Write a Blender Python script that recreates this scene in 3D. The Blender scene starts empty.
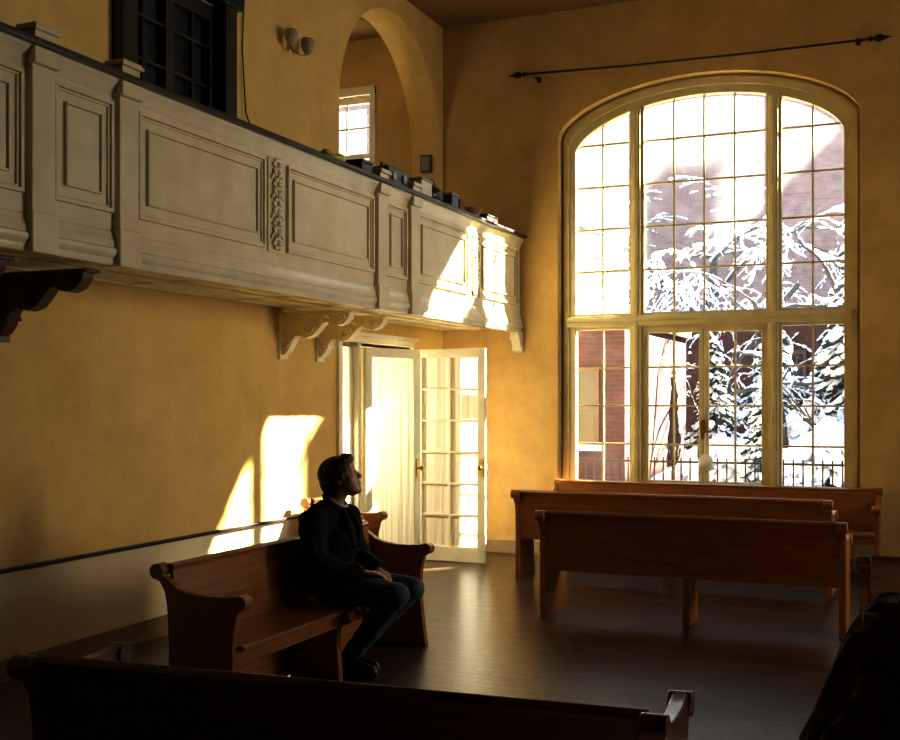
import bpy, bmesh, math, random
from mathutils import Vector, Matrix, noise
random.seed(7)
S = bpy.context.scene
COL = S.collection
pi = math.pi

# ------------------------------------------------------------------ materials
def nt(name):
    m = bpy.data.materials.new(name); m.use_nodes = True
    n = m.node_tree; n.nodes.clear()
    out = n.nodes.new('ShaderNodeOutputMaterial')
    b = n.nodes.new('ShaderNodeBsdfPrincipled')
    n.links.new(b.outputs[0], out.inputs[0])
    return m, n, b, out

def mat(name, c1, c2=None, rough=0.5, scale=4.0, stretch=(1,1,1), bump=0.0, metal=0.0, coat=0.0, detail=6, spec=0.5, trans=0.0):
    m, n, b, out = nt(name)
    c2 = c2 or tuple(x*0.8 for x in c1)
    tc = n.nodes.new('ShaderNodeTexCoord'); mp = n.nodes.new('ShaderNodeMapping')
    mp.inputs['Scale'].default_value = stretch
    nz = n.nodes.new('ShaderNodeTexNoise'); nz.inputs['Scale'].default_value = scale; nz.inputs['Detail'].default_value = detail
    rp = n.nodes.new('ShaderNodeValToRGB')
    rp.color_ramp.elements[0].position = 0.3; rp.color_ramp.elements[1].position = 0.7
    rp.color_ramp.elements[0].color = (*c2, 1); rp.color_ramp.elements[1].color = (*c1, 1)
    L = n.links.new
    L(tc.outputs['Object'], mp.inputs[0]); L(mp.outputs[0], nz.inputs['Vector']); L(nz.outputs['Fac'], rp.inputs[0]); L(rp.outputs[0], b.inputs['Base Color'])
    b.inputs['Roughness'].default_value = rough; b.inputs['Metallic'].default_value = metal
    b.inputs['Coat Weight'].default_value = coat; b.inputs['Coat Roughness'].default_value = 0.15
    b.inputs['Specular IOR Level'].default_value = spec
    if bump:
        bp = n.nodes.new('ShaderNodeBump'); bp.inputs['Strength'].default_value = bump; bp.inputs['Distance'].default_value = 0.02
        L(nz.outputs['Fac'], bp.inputs['Height']); L(bp.outputs[0], b.inputs['Normal'])
    if trans:
        t = n.nodes.new('ShaderNodeBsdfTranslucent'); mx = n.nodes.new('ShaderNodeMixShader'); mx.inputs[0].default_value = trans
        L(rp.outputs[0], t.inputs[0]); L(b.outputs[0], mx.inputs[1]); L(t.outputs[0], mx.inputs[2]); L(mx.outputs[0], out.inputs[0])
    return m

def wall_mat(name, hi, hi2, lo, lo2, split=0.66):
    m, n, b, out = nt(name); L = n.links.new
    geo = n.nodes.new('ShaderNodeNewGeometry'); sep = n.nodes.new('ShaderNodeSeparateXYZ'); L(geo.outputs['Position'], sep.inputs[0])
    nz = n.nodes.new('ShaderNodeTexNoise'); nz.inputs['Scale'].default_value = 1.7; nz.inputs['Detail'].default_value = 9; nz.inputs['Roughness'].default_value = 0.68
    L(geo.outputs['Position'], nz.inputs['Vector'])
    r1 = n.nodes.new('ShaderNodeValToRGB'); r2 = n.nodes.new('ShaderNodeValToRGB')
    for r, a, c in ((r1, hi2, hi), (r2, lo2, lo)):
        r.color_ramp.elements[0].position = 0.35; r.color_ramp.elements[1].position = 0.66
        r.color_ramp.elements[0].color = (*a, 1); r.color_ramp.elements[1].color = (*c, 1); L(nz.outputs['Fac'], r.inputs[0])
    lt = n.nodes.new('ShaderNodeMath'); lt.operation = 'LESS_THAN'; lt.inputs[1].default_value = split; L(sep.outputs['Z'], lt.inputs[0])
    mx = n.nodes.new('ShaderNodeMix'); mx.data_type = 'RGBA'
    L(lt.outputs[0], mx.inputs[0]); L(r1.outputs[0], mx.inputs[6]); L(r2.outputs[0], mx.inputs[7]); L(mx.outputs[2], b.inputs['Base Color'])
    nz2 = n.nodes.new('ShaderNodeTexNoise'); nz2.inputs['Scale'].default_value = 14; nz2.inputs['Detail'].default_value = 8; L(geo.outputs['Position'], nz2.inputs['Vector'])
    bp = n.nodes.new('ShaderNodeBump'); bp.inputs['Strength'].default_value = 0.22; bp.inputs['Distance'].default_value = 0.02
    L(nz2.outputs['Fac'], bp.inputs['Height']); L(bp.outputs[0], b.inputs['Normal'])
    b.inputs['Roughness'].default_value = 0.75
    return m

def brick_mat(name, c1, c2, mortar, scale, bw=0.5, rh=0.25, rough=0.8, msize=0.02, axis='XZ', bump=0.4, vary=True, spec=.5, nmix=.7, wear=0):
    m, n, b, out = nt(name); L = n.links.new
    geo = n.nodes.new('ShaderNodeNewGeometry'); sep = n.nodes.new('ShaderNodeSeparateXYZ'); cmb = n.nodes.new('ShaderNodeCombineXYZ')
    L(geo.outputs['Position'], sep.inputs[0])
    if axis == 'XZ':
        ad = n.nodes.new('ShaderNodeMath'); ad.operation = 'ADD'; L(sep.outputs['X'], ad.inputs[0]); L(sep.outputs['Y'], ad.inputs[1])
        L(ad.outputs[0], cmb.inputs[0]); L(sep.outputs['Z'], cmb.inputs[1])
    else:
        L(sep.outputs['X'], cmb.inputs[0]); L(sep.outputs['Y'], cmb.inputs[1])
    bt = n.nodes.new('ShaderNodeTexBrick'); L(cmb.outputs[0], bt.inputs['Vector'])
    bt.inputs['Color1'].default_value = (*c1, 1); bt.inputs['Color2'].default_value = (*c2, 1); bt.inputs['Mortar'].default_value = (*mortar, 1)
    bt.inputs['Scale'].default_value = scale; bt.inputs['Brick Width'].default_value = bw; bt.inputs['Row Height'].default_value = rh
    bt.inputs['Mortar Size'].default_value = msize
    nz = n.nodes.new('ShaderNodeTexNoise'); nz.inputs['Scale'].default_value = 2.2; nz.inputs['Detail'].default_value = 8; L(geo.outputs['Position'], nz.inputs['Vector'])
    mx = n.nodes.new('ShaderNodeMix'); mx.data_type = 'RGBA'; mx.blend_type = 'MULTIPLY'; mx.inputs[0].default_value = nmix
    L(bt.outputs['Color'], mx.inputs[6]); L(nz.outputs['Fac'], mx.inputs[7]); L(mx.outputs[2], b.inputs['Base Color'])
    b.inputs['Specular IOR Level'].default_value = spec; b.inputs['Roughness'].default_value = rough
    if vary:
        mr = n.nodes.new('ShaderNodeMapRange'); mr.inputs[3].default_value = rough-0.08; mr.inputs[4].default_value = rough+0.10
        L(nz.outputs['Fac'], mr.inputs[0]); L(mr.outputs[0], b.inputs['Roughness'])
    bp = n.nodes.new('ShaderNodeBump'); bp.inputs['Strength'].default_value = bump; bp.inputs['Distance'].default_value = 0.006; bp.invert = True
    L(bt.outputs['Fac'], bp.inputs['Height'])
    last = bp
    if wear:
        nz2 = n.nodes.new('ShaderNodeTexNoise'); nz2.inputs['Scale'].default_value = 9; nz2.inputs['Detail'].default_value = 5; L(geo.outputs['Position'], nz2.inputs['Vector'])
        b2 = n.nodes.new('ShaderNodeBump'); b2.inputs['Strength'].default_value = wear; b2.inputs['Distance'].default_value = 0.01
        L(nz2.outputs['Fac'], b2.inputs['Height']); L(bp.outputs[0], b2.inputs['Normal']); last = b2
    L(last.outputs[0], b.inputs['Normal'])
    return m

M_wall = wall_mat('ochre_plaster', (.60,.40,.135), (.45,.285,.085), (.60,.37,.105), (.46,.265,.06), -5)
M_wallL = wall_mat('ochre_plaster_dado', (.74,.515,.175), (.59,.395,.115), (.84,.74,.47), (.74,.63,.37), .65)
M_dkwall = mat('bounce_cut_dark_wall', (.10,.06,.03), (.06,.035,.018), rough=.6, scale=3, stretch=(1,1,.2))  # unseen walls coloured dark to cut bounce light in the hall
M_ceil = mat('ceiling_plaster', (.30,.18,.06), (.22,.13,.04), rough=.85, scale=1.5)
M_floor = brick_mat('parquet_floor', (.115,.062,.032), (.048,.025,.013), (.010,.006,.004), 1.5, .42, .14, rough=.28, msize=.012, axis='XY', bump=.45, spec=.6, nmix=.35, vary=False, wear=.10)
M_cream = mat('cream_paint', (.72,.64,.43), (.60,.53,.34), rough=.26, scale=5, bump=.04)
M_soffit = mat('soffit_bounce_cream', (.88,.80,.56), (.82,.73,.48), rough=.5, scale=5)  # cream lightened to stand in for bounce light under the balcony
M_creamw = mat('window_frame_paint', (.66,.56,.31), (.54,.45,.22), rough=.5, scale=6, bump=.05)
M_white = mat('white_door_paint', (.82,.78,.60), (.74,.69,.50), rough=.45, scale=5)
M_cloth = mat('sheer_curtain_fabric', (.94,.91,.76), (.90,.86,.70), rough=.9, scale=30, trans=.5)
M_cloth2 = mat('lined_curtain_fabric', (.97,.94,.84), (.94,.90,.79), rough=.9, scale=30, trans=.18)
M_black = mat('black_paint', (.012,.012,.012), (.02,.018,.015), rough=.35)
M_iron = mat('black_iron', (.015,.013,.012), (.03,.022,.015), rough=.5, metal=.6)
M_dkrail = mat('dark_rail_wood', (.03,.02,.014), (.018,.012,.009), rough=.35, scale=8)
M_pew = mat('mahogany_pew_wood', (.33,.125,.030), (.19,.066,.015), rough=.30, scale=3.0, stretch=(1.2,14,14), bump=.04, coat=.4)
M_pewd = mat('shade_dark_pew_wood', (.11,.042,.014), (.06,.022,.008), rough=.32, scale=3.0, stretch=(1.2,14,14), bump=.04, coat=.3)  # pew wood darkened so the colour carries the foreground shade
M_pewm = mat('mid_dark_pew_wood', (.20,.075,.022), (.12,.042,.012), rough=.32, scale=3.0, stretch=(1.2,14,14), bump=.04, coat=.3)  # pew wood in a tone between the other two
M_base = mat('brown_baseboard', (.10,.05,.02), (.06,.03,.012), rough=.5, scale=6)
M_skirt = mat('cream_brown_skirting', (.30,.21,.10), (.22,.15,.07), rough=.5, scale=6)
M_brass = mat('aged_brass', (.45,.30,.10), (.30,.19,.06), rough=.35, metal=.9, scale=10)
M_frost = mat('frosted_glass_shade', (.52,.44,.30), (.46,.38,.25), rough=.35, trans=.3)
M_snow = mat('snow', (.78,.87,1.0), (.72,.82,.97), rough=.8, scale=2, bump=.3)
M_bark = mat('bark', (.09,.074,.066), (.05,.040,.036), rough=.9, scale=12, bump=.5)
M_ever = mat('evergreen_needles', (.026,.042,.032), (.012,.022,.017), rough=.8, scale=9, bump=.8)
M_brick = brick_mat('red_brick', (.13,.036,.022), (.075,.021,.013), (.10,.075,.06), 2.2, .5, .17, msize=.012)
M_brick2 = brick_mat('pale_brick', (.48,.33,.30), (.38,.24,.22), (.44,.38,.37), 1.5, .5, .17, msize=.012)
M_dkglass = mat('dark_glass', (.02,.025,.03), (.03,.035,.045), rough=.08)
M_jacket = mat('black_wool_jacket', (.014,.012,.012), (.008,.007,.007), rough=.9, scale=30, bump=.3, spec=.2)
M_jeans = mat('dark_blue_denim', (.048,.070,.115), (.028,.043,.076), rough=.85, scale=60, bump=.2)
M_skin = mat('skin', (.46,.24,.155), (.40,.20,.12), rough=.5, scale=10)
M_hair = mat('dark_brown_hair', (.022,.012,.007), (.009,.005,.003), rough=.5, scale=60, bump=.4)
M_shirt = mat('grey_shirt', (.50,.48,.44), (.42,.40,.36), rough=.8, scale=20)
M_shoe = mat('black_leather', (.012,.011,.010), (.02,.017,.014), rough=.35)
M_coat = mat('dark_plum_wool', (.030,.013,.014), (.014,.006,.008), rough=.95, scale=14, bump=.6)
M_paper = mat('white_card', (.75,.72,.62), (.68,.65,.55), rough=.7)
M_pouch = mat('white_cloth', (.90,.88,.80), (.85,.82,.74), rough=.8, trans=.5)
M_basket = mat('wicker', (.28,.15,.06), (.14,.07,.03), rough=.7, scale=25, bump=.6)
M_green = mat('yellow_green_cloth', (.55,.60,.05), (.30,.42,.05), rough=.8, scale=8)
M_blue = mat('dark_blue_plastic', (.03,.05,.11), (.02,.04,.09), rough=.4)
M_red = mat('dark_red_card', (.16,.025,.02), (.12,.02,.015), rough=.6)
M_gray = mat('gray_plastic', (.25,.25,.24), (.2,.2,.19), rough=.4)

def glass_mat(name, lo, hi, sc=2.6):
    m = bpy.data.materials.new(name); m.use_nodes = True; n = m.node_tree; n.nodes.clear(); L = n.links.new
    out = n.nodes.new('ShaderNodeOutputMaterial'); tr = n.nodes.new('ShaderNodeBsdfTransparent')
    tl = n.nodes.new('ShaderNodeBsdfTranslucent'); tl.inputs[0].default_value = (.86,.93,1,1)
    gl = n.nodes.new('ShaderNodeBsdfGlossy'); gl.inputs['Roughness'].default_value = .05
    nz = n.nodes.new('ShaderNodeTexNoise'); nz.inputs['Scale'].default_value = sc; nz.inputs['Detail'].default_value = 8
    tc = n.nodes.new('ShaderNodeTexCoord'); L(tc.outputs['Object'], nz.inputs['Vector'])
    mr = n.nodes.new('ShaderNodeMapRange'); mr.inputs[1].default_value = .35; mr.inputs[2].default_value = .7
    mr.inputs[3].default_value = lo; mr.inputs[4].default_value = hi; L(nz.outputs['Fac'], mr.inputs[0])
    m1 = n.nodes.new('ShaderNodeMixShader'); L(mr.outputs[0], m1.inputs[0]); L(tr.outputs[0], m1.inputs[1]); L(tl.outputs[0], m1.inputs[2])
    m2 = n.nodes.new('ShaderNodeMixShader'); m2.inputs[0].default_value = .02; L(m1.outputs[0], m2.inputs[1]); L(gl.outputs[0], m2.inputs[2])
    L(m2.outputs[0], out.inputs[0]); return m
M_glass = glass_mat('dusty_glare_glass', .030, .085, 2.0)  # dust, with haze strengthened so the panes wash out like glare
M_glass2 = glass_mat('clean_window_glass', .001, .006)

# ------------------------------------------------------------------ mesh builder
class MB:
    def __init__(s): s.v = []; s.f = []
    def add(s, vs, fs, M=None):
        o = len(s.v)
        for p in vs:
            p = Vector(p)
            if M is not None: p = M @ p
            s.v.append(p)
        for f in fs: s.f.append([i+o for i in f])
        return s
    def box(s, x0,x1,y0,y1,z0,z1, M=None):
        vs = [(x0,y0,z0),(x1,y0,z0),(x1,y1,z0),(x0,y1,z0),(x0,y0,z1),(x1,y0,z1),(x1,y1,z1),(x0,y1,z1)]
        return s.add(vs, [(0,3,2,1),(4,5,6,7),(0,1,5,4),(1,2,6,5),(2,3,7,6),(3,0,4,7)], M)
    def tube(s, p0, p1, r0, r1=None, n=10):
        r1 = r0 if r1 is None else r1
        p0 = Vector(p0); p1 = Vector(p1); d = (p1-p0)
        if d.length < 1e-6: return s
        q = d.to_track_quat('Z','Y'); vs = []
        for p, r in ((p0,r0),(p1,r1)):
            for i in range(n):
                a = 2*pi*i/n; vs.append(p + q @ Vector((r*math.cos(a), r*math.sin(a), 0)))
        fs = [(i,(i+1)%n,(i+1)%n+n,i+n) for i in range(n)] + [tuple(range(n-1,-1,-1)), tuple(range(n,2*n))]
        return s.add(vs, fs)
    def ell(s, c, r, R=None, nu=16, nv=10):
        c = Vector(c)
        if not hasattr(r,'__len__'): r = (r,r,r)
        vs = []; 
        for j in range(1,nv):
            t = pi*j/nv
            for i in range(nu):
                a = 2*pi*i/nu
                p = Vector((r[0]*math.sin(t)*math.cos(a), r[1]*math.sin(t)*math.sin(a), r[2]*math.cos(t)))
                vs.append(p)
        vs.append(Vector((0,0,r[2]))); vs.append(Vector((0,0,-r[2])))
        T = len(vs)-2; B = len(vs)-1; fs = []
        for j in range(nv-2):
            for i in range(nu):
                fs.append((j*nu+i, (j+1)*nu+i, (j+1)*nu+(i+1)%nu, j*nu+(i+1)%nu))
        for i in range(nu):
            fs.append((T, i, (i+1)%nu)); fs.append((B, (nv-2)*nu+(i+1)%nu, (nv-2)*nu+i))
        if R is not None: vs = [R @ p for p in vs]
        return s.add([p+c for p in vs], fs)
    def cap(s, p0, p1, r0, r1=None, n=14):
        r1 = r0 if r1 is None else r1
        s.tube(p0,p1,r0,r1,n); s.ell(p0,r0,nu=n,nv=8); s.ell(p1,r1,nu=n,nv=8); return s
    def chain(s, pts, rs, n=14):
        for i in range(len(pts)-1): s.cap(pts[i],pts[i+1],rs[i],rs[i+1],n)
        return s
    def poly(s, loop, fn, t0, t1):
        n = len(loop)
        vs = [fn(a,b,t0) for a,b in loop] + [fn(a,b,t1) for a,b in loop]
        fs = [tuple(range(n)), tuple(range(2*n-1,n-1,-1))] + [(i,i+n,(i+1)%n+n,(i+1)%n) for i in range(n)]
        return s.add(vs, fs)
    def lathe(s, prof, c=(0,0,0), n=20, M=None):
        vs = []; m = len(prof)
        for r,z in prof:
            for i in range(n):
                a = 2*pi*i/n; vs.append((c[0]+r*math.cos(a), c[1]+r*math.sin(a), c[2]+z))
        fs = []
        for j in range(m-1):
            for i in range(n): fs.append((j*n+i, j*n+(i+1)%n, (j+1)*n+(i+1)%n, (j+1)*n+i))
        fs.append(tuple(range(n-1,-1,-1))); fs.append(tuple(range((m-1)*n, m*n)))
        return s.add(vs, fs, M)
    def obj(s, name, m, parent=None, bevel=0, smooth=False, label=None, off=(0,0,0), fixn=True, **kw):
        me = bpy.data.meshes.new(name); off = Vector(off)
        me.from_pydata([tuple(p-off) for p in s.v], [], s.f)
        return fin(me, name, m, parent, bevel, smooth, label, fixn, loc=off if parent is None else None, **kw)

def fin(me, name, m, parent=None, bevel=0, smooth=False, label=None, fixn=True, loc=None, remesh=0, kind=None, category=None, group=None, ang=35):
    bm = bmesh.new(); bm.from_mesh(me)
    if fixn: bmesh.ops.recalc_face_normals(bm, faces=bm.faces)
    if smooth:
        for f in bm.faces: f.smooth = True
        if not remesh:
            for e in bm.edges:
                if len(e.link_faces) == 2 and e.calc_face_angle(0) > math.radians(ang): e.smooth = False
    bm.to_mesh(me); bm.free()
    me.materials.clear(); me.materials.append(m)
    ob = bpy.data.objects.new(name, me); COL.objects.link(ob)
    if loc is not None: ob.location = loc
    if parent is not None: ob.parent = parent
    if remesh:
        r = ob.modifiers.new('remesh','REMESH'); r.mode = 'VOXEL'; r.voxel_size = remesh; r.use_smooth_shade = True
        sm = ob.modifiers.new('smooth','SMOOTH'); sm.iterations = 3; sm.factor = .5
    if bevel:
        b = ob.modifiers.new('bevel','BEVEL'); b.width = bevel; b.segments = 2; b.limit_method = 'ANGLE'; b.angle_limit = math.radians(40)
    if label: ob['label'] = label
    if kind: ob['kind'] = kind
    if category: ob['category'] = category
    if group: ob['group'] = group
    return ob

def thing(name, loc, label, category, rz=0, group=None, kind=None):
    e = bpy.data.objects.new(name, None); e.location = loc; e.rotation_euler = (0,0,rz); e.empty_display_size = .1
    COL.objects.link(e)
    if label: e['label'] = label
    if category: e['category'] = category
    if group: e['group'] = group
    if kind: e['kind'] = kind
    return e

def plate(loops, t, fn):
    cu = bpy.data.curves.new('tmp','CURVE'); cu.dimensions = '2D'; cu.fill_mode = 'BOTH'; cu.extrude = t/2
    for lp in loops:
        sp = cu.splines.new('POLY'); sp.points.add(len(lp)-1)
        for i,(a,b) in enumerate(lp): sp.points[i].co = (a,b,0,1)
        sp.use_cyclic_u = True
    ob = bpy.data.objects.new('tmp', cu); COL.objects.link(ob); bpy.context.view_layer.update()
    me = bpy.data.meshes.new_from_object(ob.evaluated_get(bpy.context.evaluated_depsgraph_get()))
    bpy.data.objects.remove(ob); bpy.data.curves.remove(cu)
    for v in me.vertices: v.co = fn(*v.co)
    bm = bmesh.new(); bm.from_mesh(me); bmesh.ops.remove_doubles(bm, verts=bm.verts, dist=1e-5); bm.to_mesh(me); bm.free()
    return me

def rect(a0,a1,b0,b1): return [(a0,b0),(a1,b0),(a1,b1),(a0,b1)]
EX=.60
def az(t,spring,rise): return spring + rise*max(0,(1-min(1,t)**2.0))**EX
def sell(cx, hw, spring, rise, n=40, p=2.0, bottom=0, x0=None, x1=None):
    x0 = cx-hw if x0 is None else x0; x1 = cx+hw if x1 is None else x1
    pts = [(x0,bottom),(x1,bottom)]
    for i in range(n+1):
        if abs(x1-(cx+hw))<1e-6 and abs(x0-(cx-hw))<1e-6:
            x = cx + hw*math.cos(pi*i/n)
        else:
            k = i/n
            if abs(x1-(cx+hw))<1e-6: k = k**2
            elif abs(x0-(cx-hw))<1e-6: k = 1-(1-k)**2
            x = x1 + (x0-x1)*k
        pts.append((x, az(abs(x-cx)/hw,spring,rise)))
    out = []
    for q in pts:
        if not out or (abs(q[0]-out[-1][0])+abs(q[1]-out[-1][1]))>1e-4: out.append(q)
    return out

H = 5.76; YB = 11.35
# ------------------------------------------------------------------ shell
MB().box(-3.6,9.1,-2.6,YB+.27,-.1,0).obj('floor', M_floor, kind='structure')
MB().box(-3.6,9.1,-2.6,YB+.27,H,H+.12).obj('ceiling', M_ceil, kind='structure')
WX0,WX1,WZ0 = 1.325,4.335,.70; WC = (WX0+WX1)/2; WHW = (WX1-WX0)/2
hole = sell(WC, WHW, 4.42, .53, 48, bottom=WZ0)
AX0,AX1,AZ1=-1.62,-.90,5.12
annexwin = rect(AX0,AX1,3.75,AZ1)
me = plate([rect(-3.6,9.1,0,H), hole, annexwin], .27, lambda a,b,c: Vector((a, YB+.135+c, b)))
fin(me, 'wall_back', M_wall, kind='structure')
archloop = [(8.98,2.52),(11.28,2.52)] + [(10.13+1.15*math.cos(pi*i/40), 4.34+1.20*math.sin(pi*i/40)) for i in range(41)]
darkwin = rect(5.98,7.1,3.3,4.62)
me = plate([[(-2.6,0),(9.0,0),(9.0,2.19),(10.5,2.19),(10.5,0),(YB,0),(YB,H),(-2.6,H)], archloop, darkwin], .35, lambda a,b,c: Vector((-.175+c, a, b)))
fin(me, 'wall_left', M_wallL, kind='structure')
rwin=[rect(6.6,8.2,1.2,4.6),rect(9.0,10.6,1.2,4.6)]
fin(plate([rect(-2.6,YB,0,H)]+rwin,.1,lambda a,b,c:Vector((9.05+c,a,b))),'wall_right',M_dkwall,kind='structure')
for i,(a,b) in enumerate(((6.6,8.2),(9.0,10.6))):
    T=thing('window_%d'%(4+i),(9.05,(a+b)/2,1.2),'added unseen side window frame for the fill light',None,kind='structure'); o=Vector(T.location)  # frames added to go with the side fill, out of view
    mb=MB()
    for y in (a,(a+b)/2-.03,b-.06): mb.box(9.0,9.08,y,y+.06,1.2,4.6)
    for z in (1.2,2.3,3.42,4.54): mb.box(9.0,9.08,a,b,z,z+.06)
    mb.v=[p-o for p in mb.v]; mb.obj('frame',M_creamw,T)
MB().box(0,9.0,-2.7,-2.6,0,H).obj('wall_front', M_dkwall, kind='structure')
MB().box(-3.6,-3.5,3.5,YB,0,H).obj('wall_annex_side', M_wall, kind='structure')
MB().box(-3.5,-.35,3.5,3.6,0,H).obj('wall_annex_end', M_wall, kind='structure')
MB().box(-3.5,-.35,3.6,YB,2.4,2.52).obj('floor_annex', M_base, kind='structure')
MB().box(0,.028,-2.6,8.93,.645,.672).obj('trim_1', M_dkrail, bevel=.005, kind='structure')
MB().box(0,.025,-2.6,8.9,0,.14).box(0,.035,-2.6,8.9,0,.03).obj('baseboard_left', M_skirt, bevel=.004, kind='structure')
MB().box(.03,9.0,YB-.025,YB,0,.14).obj('baseboard_back', M_skirt, bevel=.004, kind='structure')
MB().box(WX0-.05,WX1+.05,YB-.05,YB+.14,WZ0-.04,WZ0).obj('trim_2', M_creamw, bevel=.006, kind='structure')

# ------------------------------------------------------------------ big arched window
YW = 11.54
L0,L1,C0,C1,R0,R1 = 1.477,2.064,2.213,3.447,3.596,4.183
gz0, tz0, tz1 = .79, 2.39, 2.56
IN = dict(cx=WC, hw=R1-WC, spring=4.27, rise=.50)
def lite(x0,x1): return sell(n=24, bottom=tz1, x0=x0, x1=x1, **IN)
lower=[rect(L0,L1,gz0,tz0),rect(C0,C1,gz0,tz0),rect(R0,R1,gz0,tz0)]; upper=[lite(L0,L1),lite(C0,C1),lite(R0,R1)]
holes = lower+upper
outer = sell(WC, WHW-.002, 4.418, .528, 48, bottom=WZ0+.001)
W = thing('window_1', (WC,YW,WZ0), 'tall arched multi-pane window with cream painted frame and French doors', None, kind='structure')
o = Vector((WC,YW,WZ0))
me = plate([outer]+holes, .09, lambda a,b,c: Vector((a,YW+c,b))-o)
fin(me,'frame',M_creamw,W,bevel=.008)
for x in ((L1+C0)/2,(C1+R0)/2):
    mb = MB()
    mb.box(x-.045,x+.045,YW-.085,YW-.04,WZ0,4.68)
    mb.box(x-.02,x+.02,YW-.105,YW-.08,WZ0,4.68)
    mb.v=[p-o for p in mb.v]; mb.obj('mullion',M_creamw,W,bevel=.008)
mb=MB()
mb.box(L0-.08,R1+.08,YW-.10,YW-.04,tz0+.03,tz1-.03)
mb.box(L0-.08,R1+.08,YW-.125,YW-.09,tz0+.08,tz1-.05)
mb.v=[p-o for p in mb.v]; mb.obj('transom',M_creamw,W,bevel=.008)
ringo = sell(WC, WHW-.03, 4.40,.52,48,bottom=WZ0+.02); ringi = sell(WC, WHW-.085, 4.34,.51,48,bottom=WZ0+.075)
fin(plate([ringo,ringi],.03,lambda a,b,c: Vector((a,YW-.06+c,b))-o),'arch_moulding',M_creamw,W,bevel=.006)
mb = MB(); mw = .0095
def vb(x,z0,z1): mb.box(x-mw,x+mw,YW-.014,YW+.014,z0,z1)
def hb(z,x0,x1): mb.box(x0,x1,YW-.013,YW+.013,z-mw,z+mw)
def topz(x): return az(abs(x-WC)/IN['hw'],IN['spring'],IN['rise'])
for a,b,nc in ((L0,L1,2),(C0,C1,4),(R0,R1,2)):
    for i in range(1,nc): 
        x=a+(b-a)*i/nc; vb(x,tz1,topz(x))
    for k in range(1,5): hb(tz1+.447*k,a,b)
for a,b in ((L0,L1),(R0,R1)):
    vb((a+b)/2,gz0,tz0)
    for k in range(1,4): hb(gz0+(tz0-gz0)*k/4,a,b)
dm = (C0+C1)/2
for a,b in ((C0+.05,dm-.055),(dm+.055,C1-.05)):
    vb((a+b)/2,gz0,tz0)
    for k in range(1,4): hb(gz0+(tz0-gz0)*k/4,a,b)
mb.v=[p-o for p in mb.v]; mb.obj('muntin',M_creamw,W)
for a,b in ((C0,dm-.004),(dm+.004,C1)):
    m2=plate([rect(a,b,gz0,tz0),rect(a+.045,b-.045,gz0+.03,tz0-.045)],.055,lambda p,q,c: Vector((p,YW-.01+c,q))-o)
    fin(m2,'door_leaf_frame',M_creamw,W,bevel=.005)
def sheet(loops,y,off):
    me=plate(loops,0,lambda a,b,c: Vector((a,y,b))-off)
    bm=bmesh.new(); bm.from_mesh(me)
    seen={}; kill=[]
    for f in bm.faces:
        c=f.calc_center_median(); k=(round(c.x,4),round(c.z,4))
        if k in seen: kill.append(f)
        seen[k]=1
    if kill: bmesh.ops.delete(bm,geom=kill,context='FACES')
    bm.to_mesh(me); bm.free(); return me
fin(sheet(upper,YW+.016,o),'glass',M_glass,W,fixn=False)
fin(sheet(lower,YW+.016,o),'glass',M_glass2,W,fixn=False)
mb=MB(); mb.box(dm-.02,dm+.02,YW-.075,YW-.045,1.25,1.45).tube((dm,YW-.13,1.33),(dm,YW-.06,1.33),.009); mb.cap((dm-.0,YW-.12,1.33),(dm+.09,YW-.12,1.33),.010)
mb.v=[p-o for p in mb.v]; mb.obj('door_handle',M_brass,W,smooth=True,label='brass lever door handle')
mb=MB(); mb.ell((dm+.03,YW-.10,1.02),(.075,.035,.085)); mb.ell((dm+.05,YW-.10,.98),(.055,.03,.05)); mb.tube((dm+.02,YW-.1,1.08),(dm+.03,YW-.115,1.33),.006)
mb.v=[p-o for p in mb.v]; mb.obj('door_hanging_pouch',M_pouch,W,smooth=True,label='small pale cloth pouch hanging from door handle')

# annex window
o=Vector((-1.23,YB+.1,3.75)); W2=thing('window_2',o,'small gallery window with cream casing beyond the arch',None,kind='structure')
mb_l=[rect(AX0,AX1,3.75,AZ1), rect(AX0+.05,AX1-.05,3.82,4.42), rect(AX0+.05,AX1-.05,4.48,AZ1-.06)]
fin(plate(mb_l,.06,lambda a,b,c:Vector((a,YB+.12+c,b))-o),'frame',M_white,W2,bevel=.005)
mb=MB(); mb.box(AX0-.07,AX0,YB-.03,YB,3.68,AZ1+.09).box(AX1,AX1+.07,YB-.03,YB,3.68,AZ1+.09).box(AX0-.07,AX1+.07,YB-.035,YB,AZ1,AZ1+.10)
mb.v=[p-o for p in mb.v]; mb.obj('casing',M_white,W2,bevel=.005)
mb=MB(); xm=(AX0+AX1)/2; mb.box(xm-.01,xm+.01,YB+.11,YB+.13,3.8,AZ1-.05)
for z in (4.12,4.78): mb.box(AX0+.04,AX1-.04,YB+.11,YB+.13,z-.01,z+.01)
mb.v=[p-o for p in mb.v]; mb.obj('muntin',M_white,W2)
fin(sheet(mb_l[1:],YB+.135,o),'glass',M_glass,W2,fixn=False)

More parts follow.
